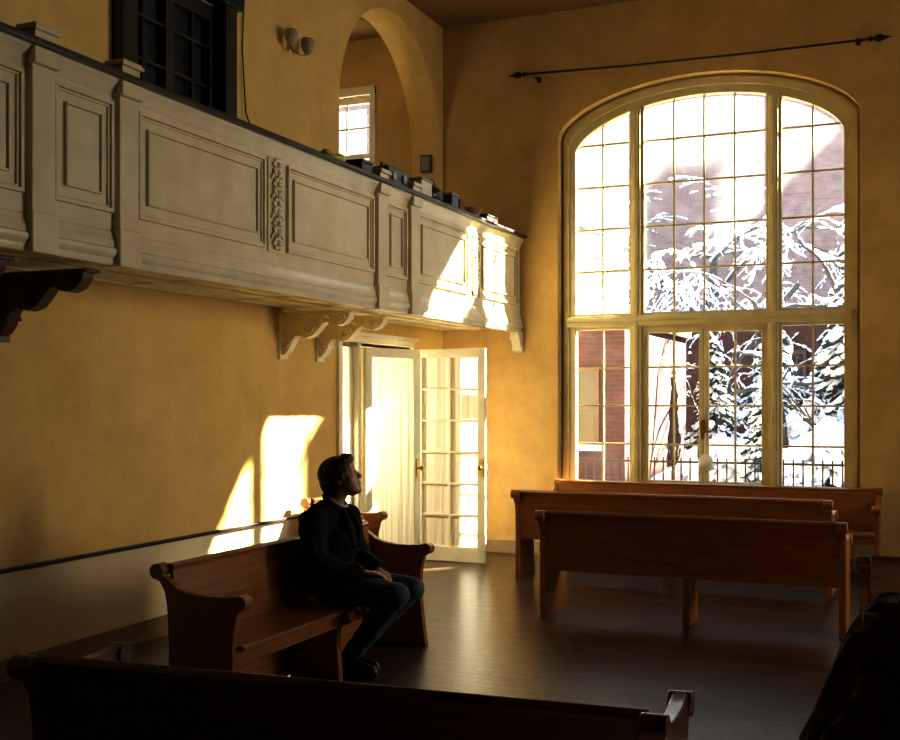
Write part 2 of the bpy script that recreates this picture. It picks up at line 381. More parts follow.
# dark window on left wall above balcony
o=Vector((0,6.54,3.3)); W3=thing('window_3',o,'black framed interior window with dark panes above balcony',None,kind='structure')
mb=MB()
for y in (5.93,7.1): mb.box(-.02,.09,y-.03,y+.12,3.3,4.66)
mb.box(-.02,.12,5.86,7.26,4.62,4.74).box(-.02,.16,5.82,7.30,4.74,4.79)
mb.v=[p-o for p in mb.v]; mb.obj('casing',M_black,W3,bevel=.008)
mb=MB()
mb.box(-.08,-.02,5.98,7.1,4.5,4.62).box(-.08,-.02,5.98,6.06,3.3,4.5).box(-.08,-.02,7.02,7.1,3.3,4.5).box(-.08,-.02,6.49,6.59,3.3,4.5)
for y in (6.26,6.82): mb.box(-.07,-.03,y-.012,y+.012,3.3,4.5)
for z in (3.65,4.0,4.3): mb.box(-.07,-.03,6.0,7.08,z-.012,z+.012)
mb.v=[p-o for p in mb.v]; mb.obj('frame',M_black,W3,bevel=.004)
mb=MB().box(-.10,-.09,5.98,7.1,3.3,4.62); mb.v=[p-o for p in mb.v]; mb.obj('glass',M_dkglass,W3)

# ------------------------------------------------------------------ doors in left wall
mb=MB(); mb.box(-.3,.03,8.93,9.0,0,2.25).box(-.3,.03,10.5,10.56,0,2.25).box(-.3,.03,9.0,10.5,2.19,2.25).box(0,.05,8.90,10.6,2.25,2.29).box(-.2,.0,9.36,9.42,0,2.19)
mb.obj('trim_3',M_white,bevel=.005,kind='structure')
def curtain_mesh(w,z0,z1,y,per=.045,amp=.014,n=None,seed=0):
    n=n or int(w/.005); vs=[];fs=[]
    nz=18
    for j in range(nz+1):
        for i in range(n+1):
            x=w*i/n; z=z0+(z1-z0)*j/nz
            f=noise.noise(Vector((x/per*1.1,z*.5,seed)))*1.6+noise.noise(Vector((x/per*2.6,z*.9,seed+5)))*.7
            vs.append((x, y+amp*f, z))
    for j in range(nz):
        for i in range(n):
            a=j*(n+1)+i; fs.append((a,a+1,a+n+2,a+n+1))
    return MB().add(vs,fs)
def leaf(name,loc,rz,w,h,rows,label,bars=True):
    T=thing(name,loc,label,None,rz=rz,kind='structure')
    st=.085; fn=lambda a,b,c:Vector((a,c,b))
    fin(plate([rect(0,w,.01,h),rect(st,w-st,.16,h-.09)],.045,fn),'frame',M_white,T,bevel=.004)
    if bars:
        mb=MB(); mb.box(w/2-.012,w/2+.012,-.018,.018,.16,h-.09)
        for k in range(1,rows): 
            z=.16+(h-.25)*k/rows; mb.box(st,w-st,-.017,.017,z-.012,z+.012)
        mb.obj('glazing_bars',M_white,T,bevel=.003)
        m=curtain_mesh(w-2*st,.16,h-.09,.006,per=.05,amp=.004,seed=3); m.v=[p+Vector((st,0,0)) for p in m.v]; m.obj('sheer_curtain',M_cloth2,T,smooth=True,fixn=False)
    else:
        m=curtain_mesh(w-2*st+.02,.14,h-.07,0,per=.06,amp=.013,seed=8); m.v=[p+Vector((st-.01,0,0)) for p in m.v]; m.obj('sheer_curtain',M_cloth,T,smooth=True,fixn=False)
    for s in (-1,1):
        mb=MB(); mb.box(w-.06,w-.02,s*.0225,s*.032,.88,1.06); mb.tube((w-.04,s*.03,.97),(w-.04,s*.065,.97),.008); mb.ell((w-.04,s*.075,.97),(.026,.02,.026))
        mb.obj('door_knob',M_brass,T,smooth=True,label='brass door knob')
    return T
leaf('door_1',(.06,10.50,0),math.radians(-1.5),.79,2.17,6,'white glazed door with sheer curtain panes, standing open')
leaf('door_2',(.03,9.42,0),math.radians(90-15),.80,2.15,1,'white door with pleated sheer curtain, slightly ajar',bars=False)
m=curtain_mesh(.34,.05,2.15,0,per=.06,amp=.012,seed=1); m.v=[Vector((-.06+p.y,9.01+p.x,p.z)) for p in m.v]
m.obj('door_curtain',M_cloth,smooth=True,fixn=False,label='narrow pleated sheer curtain hanging beside the door',category='curtain')

# ------------------------------------------------------------------ balcony
B = thing('balcony',(0,0,0),'cream painted wooden balcony with moulded panels along the wall','balcony')
Y0,Y1=.6,YB-.002
MB().box(.002,.88,Y0,Y1,2.42,2.50).obj('deck',M_soffit,B)
mb=MB()
for a,b in ((.10,.36),(.44,.74)):
    mb.box(a-.02,a,Y0,Y1,2.405,2.42).box(b,b+.02,Y0,Y1,2.405,2.42)
yy=Y0+.3
while yy<Y1: mb.box(.08,.76,yy,yy+.02,2.408,2.42); yy+=1.26
mb.obj('soffit_moulding',M_soffit,B,bevel=.004)
MB().box(.85,.90,Y0,Y1,2.45,3.35).obj('front_wall',M_cream,B)
prof=[(.80,2.375),(.912,2.375),(.918,2.39),(.918,2.41),(.930,2.425),(.936,2.445),(.936,2.46),(.924,2.47),(.924,2.50),(.916,2.52),(.910,2.54),(.910,2.555),(.90,2.56),(.86,2.56),(.86,2.43),(.80,2.42)]
MB().poly(prof,lambda a,b,c:Vector((a,c,b)),Y0,Y1).obj('lower_moulding',M_cream,B,smooth=True,ang=25)
prof=[(.86,3.28),(.90,3.285),(.912,3.30),(.920,3.325),(.938,3.345),(.948,3.36),(.948,3.375),(.86,3.375)]
MB().poly(prof,lambda a,b,c:Vector((a,c,b)),Y0,Y1).obj('upper_moulding',M_cream,B,smooth=True,ang=25)
MB().box(.68,.985,Y0,Y1,3.375,3.41).obj('handrail',M_dkrail,B,bevel=.008)
MB().box(.68,.71,Y0,Y1,2.5,3.375).obj('inner_wall',M_base,B)
def ring(mb,y0,y1,z0,z1,w,x0,x1):
    mb.box(x0,x1,y0,y1,z0,z0+w).box(x0,x1,y0,y1,z1-w,z1).box(x0,x1,y0,y0+w,z0+w,z1-w).box(x0,x1,y1-w,y1,z0+w,z1-w)
def panel(y0,y1):
    mb=MB(); z0,z1=2.655,3.255
    ring(mb,y0,y1,z0,z1,.022,.899,.924); ring(mb,y0+.025,y1-.025,z0+.025,z1-.025,.012,.899,.912)
    ring(mb,y0+.085,y1-.085,z0+.085,z1-.085,.012,.899,.920); mb.box(.899,.907,y0+.10,y1-.10,z0+.10,z1-.10)
    mb.obj('panel',M_cream,B,bevel=.003)
def post(y):
    mb=MB(); mb.box(.89,.942,y-.08,y+.08,2.56,3.29).box(.80,.955,y-.09,y+.09,2.37,2.57).box(.80,.970,y-.09,y+.09,3.29,3.37)
    mb.box(.84,.955,y-.075,y+.075,3.37,3.455).box(.825,.975,y-.09,y+.09,3.455,3.475).box(.835,.965,y-.08,y+.08,3.475,3.49)
    mb.obj('post',M_cream,B,bevel=.006)
def ornament(y):
    mb=MB(); mb.box(.899,.912,y-.10,y+.10,2.64,3.27)
    z=2.70; k=0
    while z<3.24:
        if k%2==0:
            for i in range(6):
                a=2*pi*i/6; mb.ell((.922,y+.040*math.cos(a),z+.032*math.sin(a)),(.016,.024,.018),nu=8,nv=6)
            mb.ell((.93,y,z),(.02,.018,.018),nu=8,nv=6)
        else:
            for s in (-1,1):
                mb.ell((.922,y+s*.034,z+.012),(.016,.016,.036),Matrix.Rotation(s*-.7,3,'X'),nu=8,nv=6)
                mb.ell((.920,y+s*.058,z-.014),(.014,.014,.028),Matrix.Rotation(s*.8,3,'X'),nu=8,nv=6)
            mb.ell((.926,y,z),(.018,.014,.036),nu=8,nv=6)
        z+=.066; k+=1
    mb.obj('carved_ornament',M_cream,B,smooth=True)
for y in (.90,4.28,4.92,8.0,8.61): post(y)
for a,b in ((4.38,4.82),(8.11,8.50),(5.03,6.32),(6.60,7.89),(8.72,9.86),(10.14,11.26),(1.0,2.45),(2.75,4.17)): panel(a,b)
for y in (6.46,10.0,2.60): ornament(y)
def bracket(y,L=.66,w=.09,z1=2.375,par=B,x0=.0):
    pr=[(0,0),(L,0),(L,-.035),(L-.01,-.065),(L-.05,-.105),(L-.11,-.125),(L-.17,-.115),(L-.21,-.09),(L-.25,-.105),(L-.29,-.15),(L-.34,-.20),(L-.41,-.22),(L-.46,-.20),(L-.50,-.195),(L-.53,-.23),(L-.56,-.30),(L-.60,-.345),(0,-.36)]
    mb=MB(); mb.poly(pr,lambda a,b,c:Vector((x0+a,c,z1+b)),y-w/2,y+w/2)
    mb.box(x0,x0+L+.03,y-w/2-.02,y+w/2+.02,z1-.02,z1)
    mb.box(x0,x0+.025,y-w/2-.02,y+w/2+.02,z1-.39,z1)
    for cx,cz,r in ((L-.09,-.07,.050),(L-.37,-.145,.065),(.07,-.27,.050)):
        for s in (-1,1):
            for k in range(16):
                a=k*.55; b2=(k+1)*.55; ra=r*(1-k/20); rb=r*(1-(k+1)/20)
                mb.tube((x0+cx+ra*math.cos(a),y+s*(w/2+.006),z1+cz+ra*math.sin(a)),(x0+cx+rb*math.cos(b2),y+s*(w/2+.006),z1+cz+rb*math.sin(b2)),.009,n=6)
            mb.ell((x0+cx,y+s*(w/2+.004),z1+cz),(.018,.014,.018),nu=8,nv=6)
    for k in range(5):
        for s in (-1,1): mb.ell((x0+.17+.07*k,y+s*(w/2+.002),z1-.055-.012*(k%2)),(.032,.012,.016),Matrix.Rotation(.5,3,'Y'),nu=8,nv=6)
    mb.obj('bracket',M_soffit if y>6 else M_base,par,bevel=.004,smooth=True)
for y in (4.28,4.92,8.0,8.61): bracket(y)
pr=[(0,0),(.15,0),(.15,-.03),(.135,-.07),(.10,-.10),(.085,-.15),(.05,-.20),(0,-.22)]
mb=MB(); mb.poly(pr,lambda a,b,c:Vector((c,YB-.003-a,2.375+b)),.84,.94); mb.tube((.83,YB-.10,2.32),(.95,YB-.10,2.32),.035,n=16); mb.tube((.83,YB-.04,2.20),(.95,YB-.04,2.20),.03,n=16)
mb.obj('bracket',M_cream,B,bevel=.004,smooth=True)

# ------------------------------------------------------------------ curtain rod
T=thing('curtain_rod',(2.7,YB-.1,5.06),'long thin black iron curtain rod with spear finials','curtain rod')
mb=MB(); pts=[(-1.70,0,.05),(-.6,0,.01),(.6,0,-.01),(1.72,0,-.01)]
for i in range(3): mb.tube(pts[i],pts[i+1],.011,n=10)
mb.obj('rod',M_iron,T,smooth=True)
for x,s,z in ((-1.70,-1,.05),(1.72,1,-.01)):
    M=Matrix.Translation((x,0,z))@Matrix.Rotation(s*pi/2,4,'Y')
    MB().lathe([(.011,0),(.026,.01),(.026,.02),(.012,.03),(.016,.04),(.034,.075),(.036,.095),(.02,.13),(.008,.17),(.002,.20)],n=14,M=M).obj('finial',M_iron,T,smooth=True)
for x in (-1.58,1.62):
    MB().box(x-.012,x+.012,-.01,.099,-.004,.008).box(x-.02,x+.02,.09,.099,-.03,.03).obj('bracket',M_iron,T)
# sconce
T=thing('wall_sconce',(0,8.12,4.60),'two-armed brass wall sconce with frosted cup shades','wall lamp')
MB().lathe([(.04,0),(.04,.012),(.025,.022),(.015,.026)],n=20,M=Matrix.Rotation(pi/2,4,'Y')).obj('backplate',M_brass,T,smooth=True)
for s in (-1,1):
    mb=MB(); P=[(.02,0,0),(.06,s*.05,-.04),(.09,s*.10,-.04),(.10,s*.13,-.01)]
    for i in range(3): mb.cap(P[i],P[i+1],.008,n=8)
    mb.obj('arm',M_brass,T,smooth=True)
    MB().lathe([(.02,-.02),(.04,0),(.055,.04),(.06,.08),(.052,.11),(.048,.11),(.05,.09),(.045,.04),(.01,.01)],c=(.10,s*.13,0),n=18).obj('lamp_shade',M_frost,T,smooth=True)
mb=MB(); P=[(.012,7.42,5.7),(.012,7.44,5.0),(.012,7.40,4.4),(.03,7.42,3.9),(.2,7.44,3.45)]
for i in range(4): mb.tube(P[i],P[i+1],.006,n=6)
mb.obj('cable',M_black,label='thin black cable hanging down the plaster wall',category='cable',smooth=True)
T=thing('control_box',(-.16,11.28,4.16),'small dark box mounted inside the arch','control box')
MB().box(-.065,.065,-.05,-.001,0,.19).obj('body',M_base,T,bevel=.006)
MB().box(-.05,.05,-.056,-.049,.015,.175).obj('cover',M_black,T,bevel=.003)

# ------------------------------------------------------------------ pews
RS=(-.045,.782,.040)
def endprof(dz=0):
    P=[(.03,0),(.02,.15),(.025,.40),(.015,.60),(.0,.68),(-.03,.728)]
    for i in range(11):
        a=math.radians(235-270*i/10); P.append((RS[0]+RS[2]*math.cos(a), RS[1]+RS[2]*math.sin(a)))
    P+=[(.03,.735+dz*.3),(.07,.705+dz*.6),(.13,.685+dz),(.22,.674+dz),(.33,.674+dz),(.40,.680+dz)]
    for i in range(10):
        a=math.radians(115-205*i/9); P.append((.452+.038*math.cos(a), .653+dz+.038*math.sin(a)))
    P+=[(.435,.60),(.415,.52),(.405,.42),(.41,.30),(.43,.14),(.45,0)]
    return P
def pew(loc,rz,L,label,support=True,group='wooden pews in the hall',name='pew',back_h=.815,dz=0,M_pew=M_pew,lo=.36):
    T=thing(name,loc,label,'pew',rz=rz,group=group)
    fn=lambda a,b,c:Vector((c,a,b))
    for s in (-1,1):
        x=s*L/2; a,b=(x,x+.05) if s<0 else (x-.05,x)
        MB().poly(endprof(dz),fn,a,b).obj('end_panel',M_pew,T,bevel=.006,smooth=True)
        for cy,cz,r in ((RS[0],RS[1],RS[2]),(.452,.653+dz,.038)):
            MB().tube((a-.012,cy,cz),(b+.012,cy,cz),r,n=20).obj('scroll_cap',M_pew,T,bevel=.004,smooth=True)
    bp=[(.035,lo),(.06,lo),(.045,.60),(.012,.80),(-.012,.80),(.02,.60)]
    MB().poly(bp,fn,-L/2+.05,L/2-.05).obj('backrest',M_pew,T,bevel=.004)
    tr=[(.02,.785),(.024,.805),(.012,back_h),(-.008,back_h+.005),(-.026,back_h-.003),(-.034,.80),(-.026,.782)]
    MB().poly(tr,fn,-L/2+.05,L/2-.05).obj('top_rail',M_pew,T,smooth=True)
    MB().box(-L/2+.05,L/2-.05,.05,.44,.405,.435).obj('seat',M_pew,T,bevel=.010)
    MB().box(-L/2+.05,L/2-.05,.38,.40,.33,.405).obj('seat_apron',M_pew,T)
    if support:
        sp=[(.065,0),(.065,.2),(.065,.405),(.40,.405),(.38,.25),(.40,0)]
        MB().poly(sp,fn,-.025,.025).obj('leg',M_pew,T,bevel=.005)
    return T
pew((1.395,5.755,0),-pi/2,2.25,'brown wooden pew the seated man is sitting on',lo=.015)  # backrest carried down to hide the sun's reflection on the floor behind
pew((3.325,8.06,0),0,2.20,'reddish-brown wooden pew with scrolled ends facing the window')
pew((2.80,9.80,0),0,2.80,'brown wooden pew behind another pew near the window')
pew((2.93,11.24,0),pi,3.2,'brown wooden pew with its back against the window sill')
pew((3.26,2.91,0),.065,2.09,'wooden pew seen from behind, coloured dark for deep shadow',dz=.07,M_pew=M_pewd)
pew((5.60,6.40,0),0,2.0,'brown wooden pew standing beyond the draped coat',M_pew=M_pewm)
pew((5.72,4.70,0),0,2.0,'wooden pew in shade-dark tone with a coat draped over it',M_pew=M_pewd)
pew((.16,8.42,0),-pi/2,.48,'short wooden bench seat standing against the wall',support=False,M_pew=M_pewm)

# coat draped on pew
def coat():
    vs=[];fs=[]; nu,nv=80,84
    path=[(-.50,.03),(-.40,.16),(-.28,.36),(-.17,.60),(-.09,.80),(.0,.885),(.06,.84),(.12,.62),(.20,.50),(.40,.47)]
    def pt(t):
        k=t*(len(path)-1); i=min(int(k),len(path)-2); f=k-i
        return path[i][0]*(1-f)+path[i+1][0]*f, path[i][1]*(1-f)+path[i+1][1]*f
    for j in range(nv+1):
        t=j/nv; y,z=pt(t)
        for i in range(nu+1):
            u=i/nu; x=-.08+u*1.2
            nn=noise.noise(Vector((x*7,t*5,1.3)))*.12+noise.noise(Vector((x*15,t*11,4.)))*.06
            ridge=.07*(1-abs(math.sin(x*13+5*t+3*noise.noise(Vector((x*3,t*4,7))))))**2
            edge=max(0,.20-u)/.20
            yy=y+(-1 if t<.55 else .4)*(abs(nn)+ridge*(.3+.7*abs(2*t-1)))
            zz=z*(1-.55*edge**1.3)+.06*noise.noise(Vector((x*8,t*7,9)))+.05*noise.noise(Vector((x*4,2,9)))
            xx=x-.16*(1-t)**2.0*(1-u)+.05*noise.noise(Vector((t*9,x*3,2)))
            vs.append((xx,yy,max(.03,zz)))
    for j in range(nv):
        for i in range(nu):
            a=j*(nu+1)+i; fs.append((a,a+1,a+nu+2,a+nu+1))
    T=thing('coat',(4.62,4.70,0),'dark heavy winter coat draped over the back of a pew','coat')
    ob=MB().add(vs,fs).obj('coat_body',M_coat,T,smooth=True,fixn=False)
    s=ob.modifiers.new('s','SOLIDIFY'); s.thickness=.02
    mb=MB(); mb.chain([(.14,-.22,.58),(.04,-.36,.40),(-.06,-.40,.22),(-.06,-.50,.09),(.06,-.58,.08)],[.06,.07,.06,.065,.05])
    sl=mb.obj('sleeve',M_coat,T,remesh=.012)
    mb=MB()
    for i in range(18):
        a=i/17; mb.ell((.26+.50*a,-.09+.05*math.sin(a*11),.86+.03*math.sin(a*15)),(.045,.06,.032),nu=10,nv=8)
    cl=mb.obj('collar',M_coat,T,remesh=.012)
    tx=bpy.data.textures.new('coatfold','CLOUDS'); tx.noise_scale=.07
    for ob in (sl,cl):
        d=ob.modifiers.new('d','DISPLACE'); d.texture=tx; d.strength=.05
coat()

# ------------------------------------------------------------------ things on the balcony rail
ZR=3.41
def boxthing(name,y0,y1,h,m,label,cat,x0=.74,x1=.93,extra=None,rz=0):
    T=thing(name,((x0+x1)/2,(y0+y1)/2,ZR),label,cat,rz=rz)
    w=(x1-x0)/2; d=(y1-y0)/2
    MB().box(-w,w,-d,d,0,h).obj('body',m,T,bevel=.008)
    if extra: extra(T,w,d,h)
    return T
def ex_radio(T,w,d,h):
    for s in (-.5,.5): MB().tube((w,d*s,h*.5),(w+.012,d*s,h*.5),.035,n=16).obj('speaker',M_gray,T,smooth=True)
    MB().box(-.01,.01,-d*.7,-d*.66,h,h+.04).box(-.01,.01,d*.66,d*.7,h,h+.04).box(-.01,.01,-d*.7,d*.7,h+.03,h+.045).obj('handle',M_black,T)
def ex_lid(T,w,d,h): MB().box(-w-.006,w+.006,-d-.006,d+.006,h,h+.02).obj('lid',M_gray if h>.1 else M_black,T,bevel=.003)
boxthing('radio',8.12,8.50,.14,M_black,'black portable radio standing on balcony rail','radio',extra=ex_radio)
boxthing('storage_box',8.76,8.98,.14,M_paper,'small white box with gray lid on balcony rail','box',extra=ex_lid)
boxthing('storage_box',9.42,9.58,.12,M_blue,'small dark blue box on balcony rail','box',extra=ex_lid)
boxthing('storage_box',9.61,9.73,.09,M_red,'small dark red box on balcony rail','box',extra=ex_lid)
boxthing('storage_box',10.3,10.62,.06,M_base,'low brown box on balcony rail','box',extra=ex_lid)
boxthing('storage_box',7.66,7.84,.08,M_black,'small black box on balcony rail','box',extra=ex_lid)
T=thing('bag',(.83,9.20,ZR),'slumped black fabric bag on balcony rail','bag')
mb=MB(); mb.ell((0,0,.08),(.09,.13,.085)); mb.ell((0,.06,.07),(.08,.09,.075)); mb.ell((0,-.06,.11),(.06,.06,.07)); mb.obj('body',M_black,T,remesh=.012)
mb=MB(); 
for i in range(8):
    a=pi*i/8;b=pi*(i+1)/8; mb.tube((0,.07*math.cos(a),.15+.07*math.sin(a)),(0,.07*math.cos(b),.15+.07*math.sin(b)),.007,n=6)
mb.obj('handle',M_black,T,smooth=True)
T=thing('basket',(.83,10.05,ZR),'round brown wicker basket on balcony rail','basket')
MB().lathe([(.08,0),(.11,.03),(.13,.07),(.135,.09),(.125,.09),(.12,.07),(.1,.03),(.02,.012)],n=24).obj('body',M_basket,T,smooth=True)
T=thing('folded_cloth',(.83,9.82,ZR),'folded dark cloth on balcony rail','cloth')
MB().box(-.09,.09,-.08,.08,0,.025).box(-.085,.08,-.07,.07,.025,.045).obj('cloth_fold',M_coat,T,bevel=.01)
T=thing('folded_cloth',(.84,7.35,ZR),'crumpled yellow-green cloth on balcony rail','cloth')
mb=MB(); mb.ell((0,0,.035),(.08,.13,.04)); mb.ell((.02,.07,.05),(.05,.06,.045)); mb.ell((-.02,-.06,.06),(.05,.05,.05)); mb.obj('cloth_fold',M_green,T,remesh=.01)

# ------------------------------------------------------------------ seated man
P0=Vector((1.60,5.97,.435))
PT=thing('person',P0+Vector((.025,0,0)),'seated person in dark jacket and jeans, hands folded, looking up','person')
def pp(mb): mb.v=[p-P0 for p in mb.v]; return mb
DX=.035
HC=Vector((1.655,5.97,1.168)); RH=(Matrix.Rotation(math.radians(16),3,'Z')@Matrix.Rotation(math.radians(-18),3,'Y'))
def hp(x,y,z): return HC+RH@Vector((x,y,z))
def he(mb,c,r,tilt=0,**k): mb.ell(hp(*c),r,RH@Matrix.Rotation(tilt,3,'Y'),**k)
mb=MB()
he(mb,(-.012,0,.030),(.104,.080,.094)); he(mb,(.03,0,-.01),(.070,.070,.094)); he(mb,(.042,0,-.062),(.054,.058,.052)); he(mb,(.072,0,-.088),(.028,.034,.024))
he(mb,(.080,0,.040),(.014,.050,.016)); he(mb,(.070,0,.062),(.025,.055,.04))
mb.chain([hp(.092,0,.028),hp(.106,0,.002),hp(.114,0,-.014)],[.008,.010,.011]); mb.ell(hp(.104,.012,-.020),.009); mb.ell(hp(.104,-.012,-.020),.009)
he(mb,(.095,0,-.045),(.012,.024,.007)); he(mb,(.093,0,-.058),(.012,.021,.007))
for s in (-1,1):
    he(mb,(.074,s*.031,.018),(.014,.015,.011)); he(mb,(-.002,s*.080,.0),(.018,.010,.032),.2); he(mb,(.055,s*.045,-.015),(.025,.024,.024))
mb.chain([hp(-.03,0,-.05),Vector((1.605,5.97,1.05)),Vector((1.58,5.97,.97))],[.060,.062,.069])
mb.ell((1.535+DX,5.97,.90),(.09,.16,.13)); mb.ell((1.535+DX,5.97,.74),(.09,.13,.16)); mb.ell((1.56,5.97,.56),(.11,.155,.10))
SR,ER,WR=Vector((1.535+DX,5.78,.925)),Vector((1.61,5.715,.665)),Vector((1.845,5.845,.628))
SL,EL,WL=Vector((1.545+DX,6.16,.925)),Vector((1.63,6.225,.665)),Vector((1.85,6.065,.628))
mb.chain([SR,ER,WR],[.05,.038,.026]); mb.chain([SL,EL,WL],[.05,.038,.026])
HR,KR,AR=Vector((1.60,5.87,.535)),Vector((2.08,5.86,.515)),Vector((1.72,5.93,.105))
HL,KL,AL=Vector((1.60,6.06,.535)),Vector((2.06,6.10,.515)),Vector((1.68,6.05,.105))
mb.chain([HR,KR,AR],[.08,.054,.036]); mb.chain([HL,KL,AL],[.08,.054,.036])
def foot(mb,A,d,r=.038):
    d=Vector(d).normalized(); 
    mb.chain([A,A+d*-.03+Vector((0,0,-.055))],[r,r*.95]); mb.chain([A+d*-.04+Vector((0,0,-.062)),A+d*.06+Vector((0,0,-.05)),A+d*.17+Vector((0,0,-.068))],[r*.95,r*1.05,r*.85])
foot(mb,AR,(1,-.10,0),.032); foot(mb,AL,(1,-.15,0),.032)
def hand(mb,W,F,up,side,curl):
    F=Vector(F).normalized(); U=Vector(up).normalized(); Sd=U.cross(F).normalized()*side
    for k in range(4):
        off=Sd*(.030-.020*k)
        mb.cap(W+off*.45+F*.012, W+off+F*.082,.013,.0115,n=10)
        ln=[.040,.045,.042,.033][k]; p=W+off+F*.082; ang=.25
        for sgm in range(3):
            d=F*math.cos(ang)-U*math.sin(ang); q=p+d*ln*(1,.72,.55)[sgm]
            mb.cap(p,q,.0095-.0008*sgm,.0088-.0008*sgm,n=10); p=q; ang+=curl
    mb.ell(W+F*.05,(.036,.036,.014),Matrix((F,Sd,U)).transposed())
    p=W+Sd*.024+F*.02; q=p+Sd*.026+F*.032-U*.006; r=q+F*.032+Sd*-.002-U*.008; s=r+F*.024-Sd*.010-U*.006
    mb.chain([p,q,r,s],[.0135,.0115,.010,.0085],n=10)
hand(mb,WR+Vector((.012,.008,.008)),(.80,.62,-.12),(.05,0,1),1,.62)
hand(mb,WL+Vector((.010,-.006,-.012)),(.72,-.68,-.10),(0,.05,1),-1,.55)
pp(mb).obj('body',M_skin,PT,remesh=.0055)
mb=MB(); he(mb,(-.024,0,.047),(.117,.097,.107)); he(mb,(-.060,0,.0),(.082,.090,.096)); he(mb,(.044,0,.102),(.066,.074,.044),-.25); he(mb,(-.06,0,-.055),(.056,.068,.054))
for s in (-1,1): he(mb,(.008,s*.076,.03),(.028,.018,.054))
ho=pp(mb).obj('hair',M_hair,PT,remesh=.007,label='short dark brown hair')
tx=bpy.data.textures.new('hairnoise','CLOUDS'); tx.noise_scale=.04
dm_=ho.modifiers.new('d','DISPLACE'); dm_.texture=tx; dm_.strength=.012; dm_.mid_level=.5
mb=MB(); he(mb,(.044,0,-.083),(.042,.052,.027)); he(mb,(.070,0,-.095),(.022,.029,.015))
pp(mb).obj('beard',M_hair,PT,remesh=.005,label='short dark beard')
mb=MB()
mb.ell((1.520+DX,5.97,.87),(.148,.23,.17)); mb.ell((1.530+DX,5.97,.985),(.098,.175,.058)); mb.ell((1.525+DX,5.97,.70),(.148,.22,.19)); mb.ell((1.565,5.97,.565),(.175,.235,.115))
mb.ell((1.61,5.97,.60),(.165,.19,.09)); mb.ell((1.64,5.97,.80),(.110,.165,.16))
for A,E,Wv in ((SR,ER,WR),(SL,EL,WL)):
    e2=E+Vector((0,0,-.01)); mb.chain([A,(A+E)/2+Vector((-.005,0,0)),e2,(E+Wv)/2,Wv.lerp(E,.06)],[.090,.084,.078,.066,.049])
    mb.ell(A+Vector((0,0,.01)),(.092,.084,.072))
jo=pp(mb).obj('jacket',M_jacket,PT,remesh=.011,label='dark wool jacket')
tx=bpy.data.textures.new('clothfold','CLOUDS'); tx.noise_scale=.08
d_=jo.modifiers.new('d','DISPLACE'); d_.texture=tx; d_.strength=.040; d_.mid_level=.5
mb=MB()
N0=Vector((1.615,5.97,1.01))
for i in range(16):
    a=2*pi*i/16; b=2*pi*(i+1)/16
    if i in (15,0): continue
    f=lambda t:N0+Vector((.070*math.cos(t),.078*math.sin(t),.016-.05*math.cos(t)))
    mb.cap(f(a),f(b),.016,n=8)
for s in (-1,1):
    mb.chain([N0+Vector((.075,s*.035,-.03)),N0+Vector((.115,s*.055,-.12)),N0+Vector((.140,s*.03,-.24))],[.018,.026,.014],n=10)
pp(mb).obj('collar',M_jacket,PT,remesh=.006,label='open dark jacket collar')
mb=MB(); 
for i in range(16):
    a=2*pi*i/16; b=2*pi*(i+1)/16
    f=lambda t:N0+Vector((.008+.058*math.cos(t),.062*math.sin(t),.036-.040*math.cos(t)))
    mb.cap(f(a),f(b),.009,n=8)
pp(mb).obj('shirt_collar',M_shirt,PT,remesh=.004,label='pale shirt collar')
mb=MB(); mb.ell((1.56,5.965,.555),(.14,.19,.105))
for Hh,K,A in ((HR,KR,AR),(HL,KL,AL)):
    mid=(Hh+K)/2; mb.chain([Hh,mid,K],[.100,.092,.075]); sh=K.lerp(A,.35)+Vector((-.012,0,0))
    mb.chain([K,sh,K.lerp(A,.75),K.lerp(A,.97)],[.074,.070,.060,.058])
jn=pp(mb).obj('jeans',M_jeans,PT,remesh=.010,label='dark blue denim jeans')
d_=jn.modifiers.new('d','DISPLACE'); d_.texture=tx; d_.strength=.022; d_.mid_level=.5
for A,d in ((AR,(1,-.10,0)),(AL,(1,-.15,0))):
    mb=MB(); foot(mb,A,d,.045); dd=Vector(d).normalized(); c=A+dd*.065+Vector((0,0,-.092)); mb.ell(c,(.145,.045,.012),Matrix.Rotation(math.atan2(d[1],d[0]),3,'Z'))
    mb.v=[Vector((p.x,p.y,max(p.z,.002))) for p in mb.v]
    pp(mb).obj('shoe',M_shoe,PT,remesh=.008,label='black leather shoe')

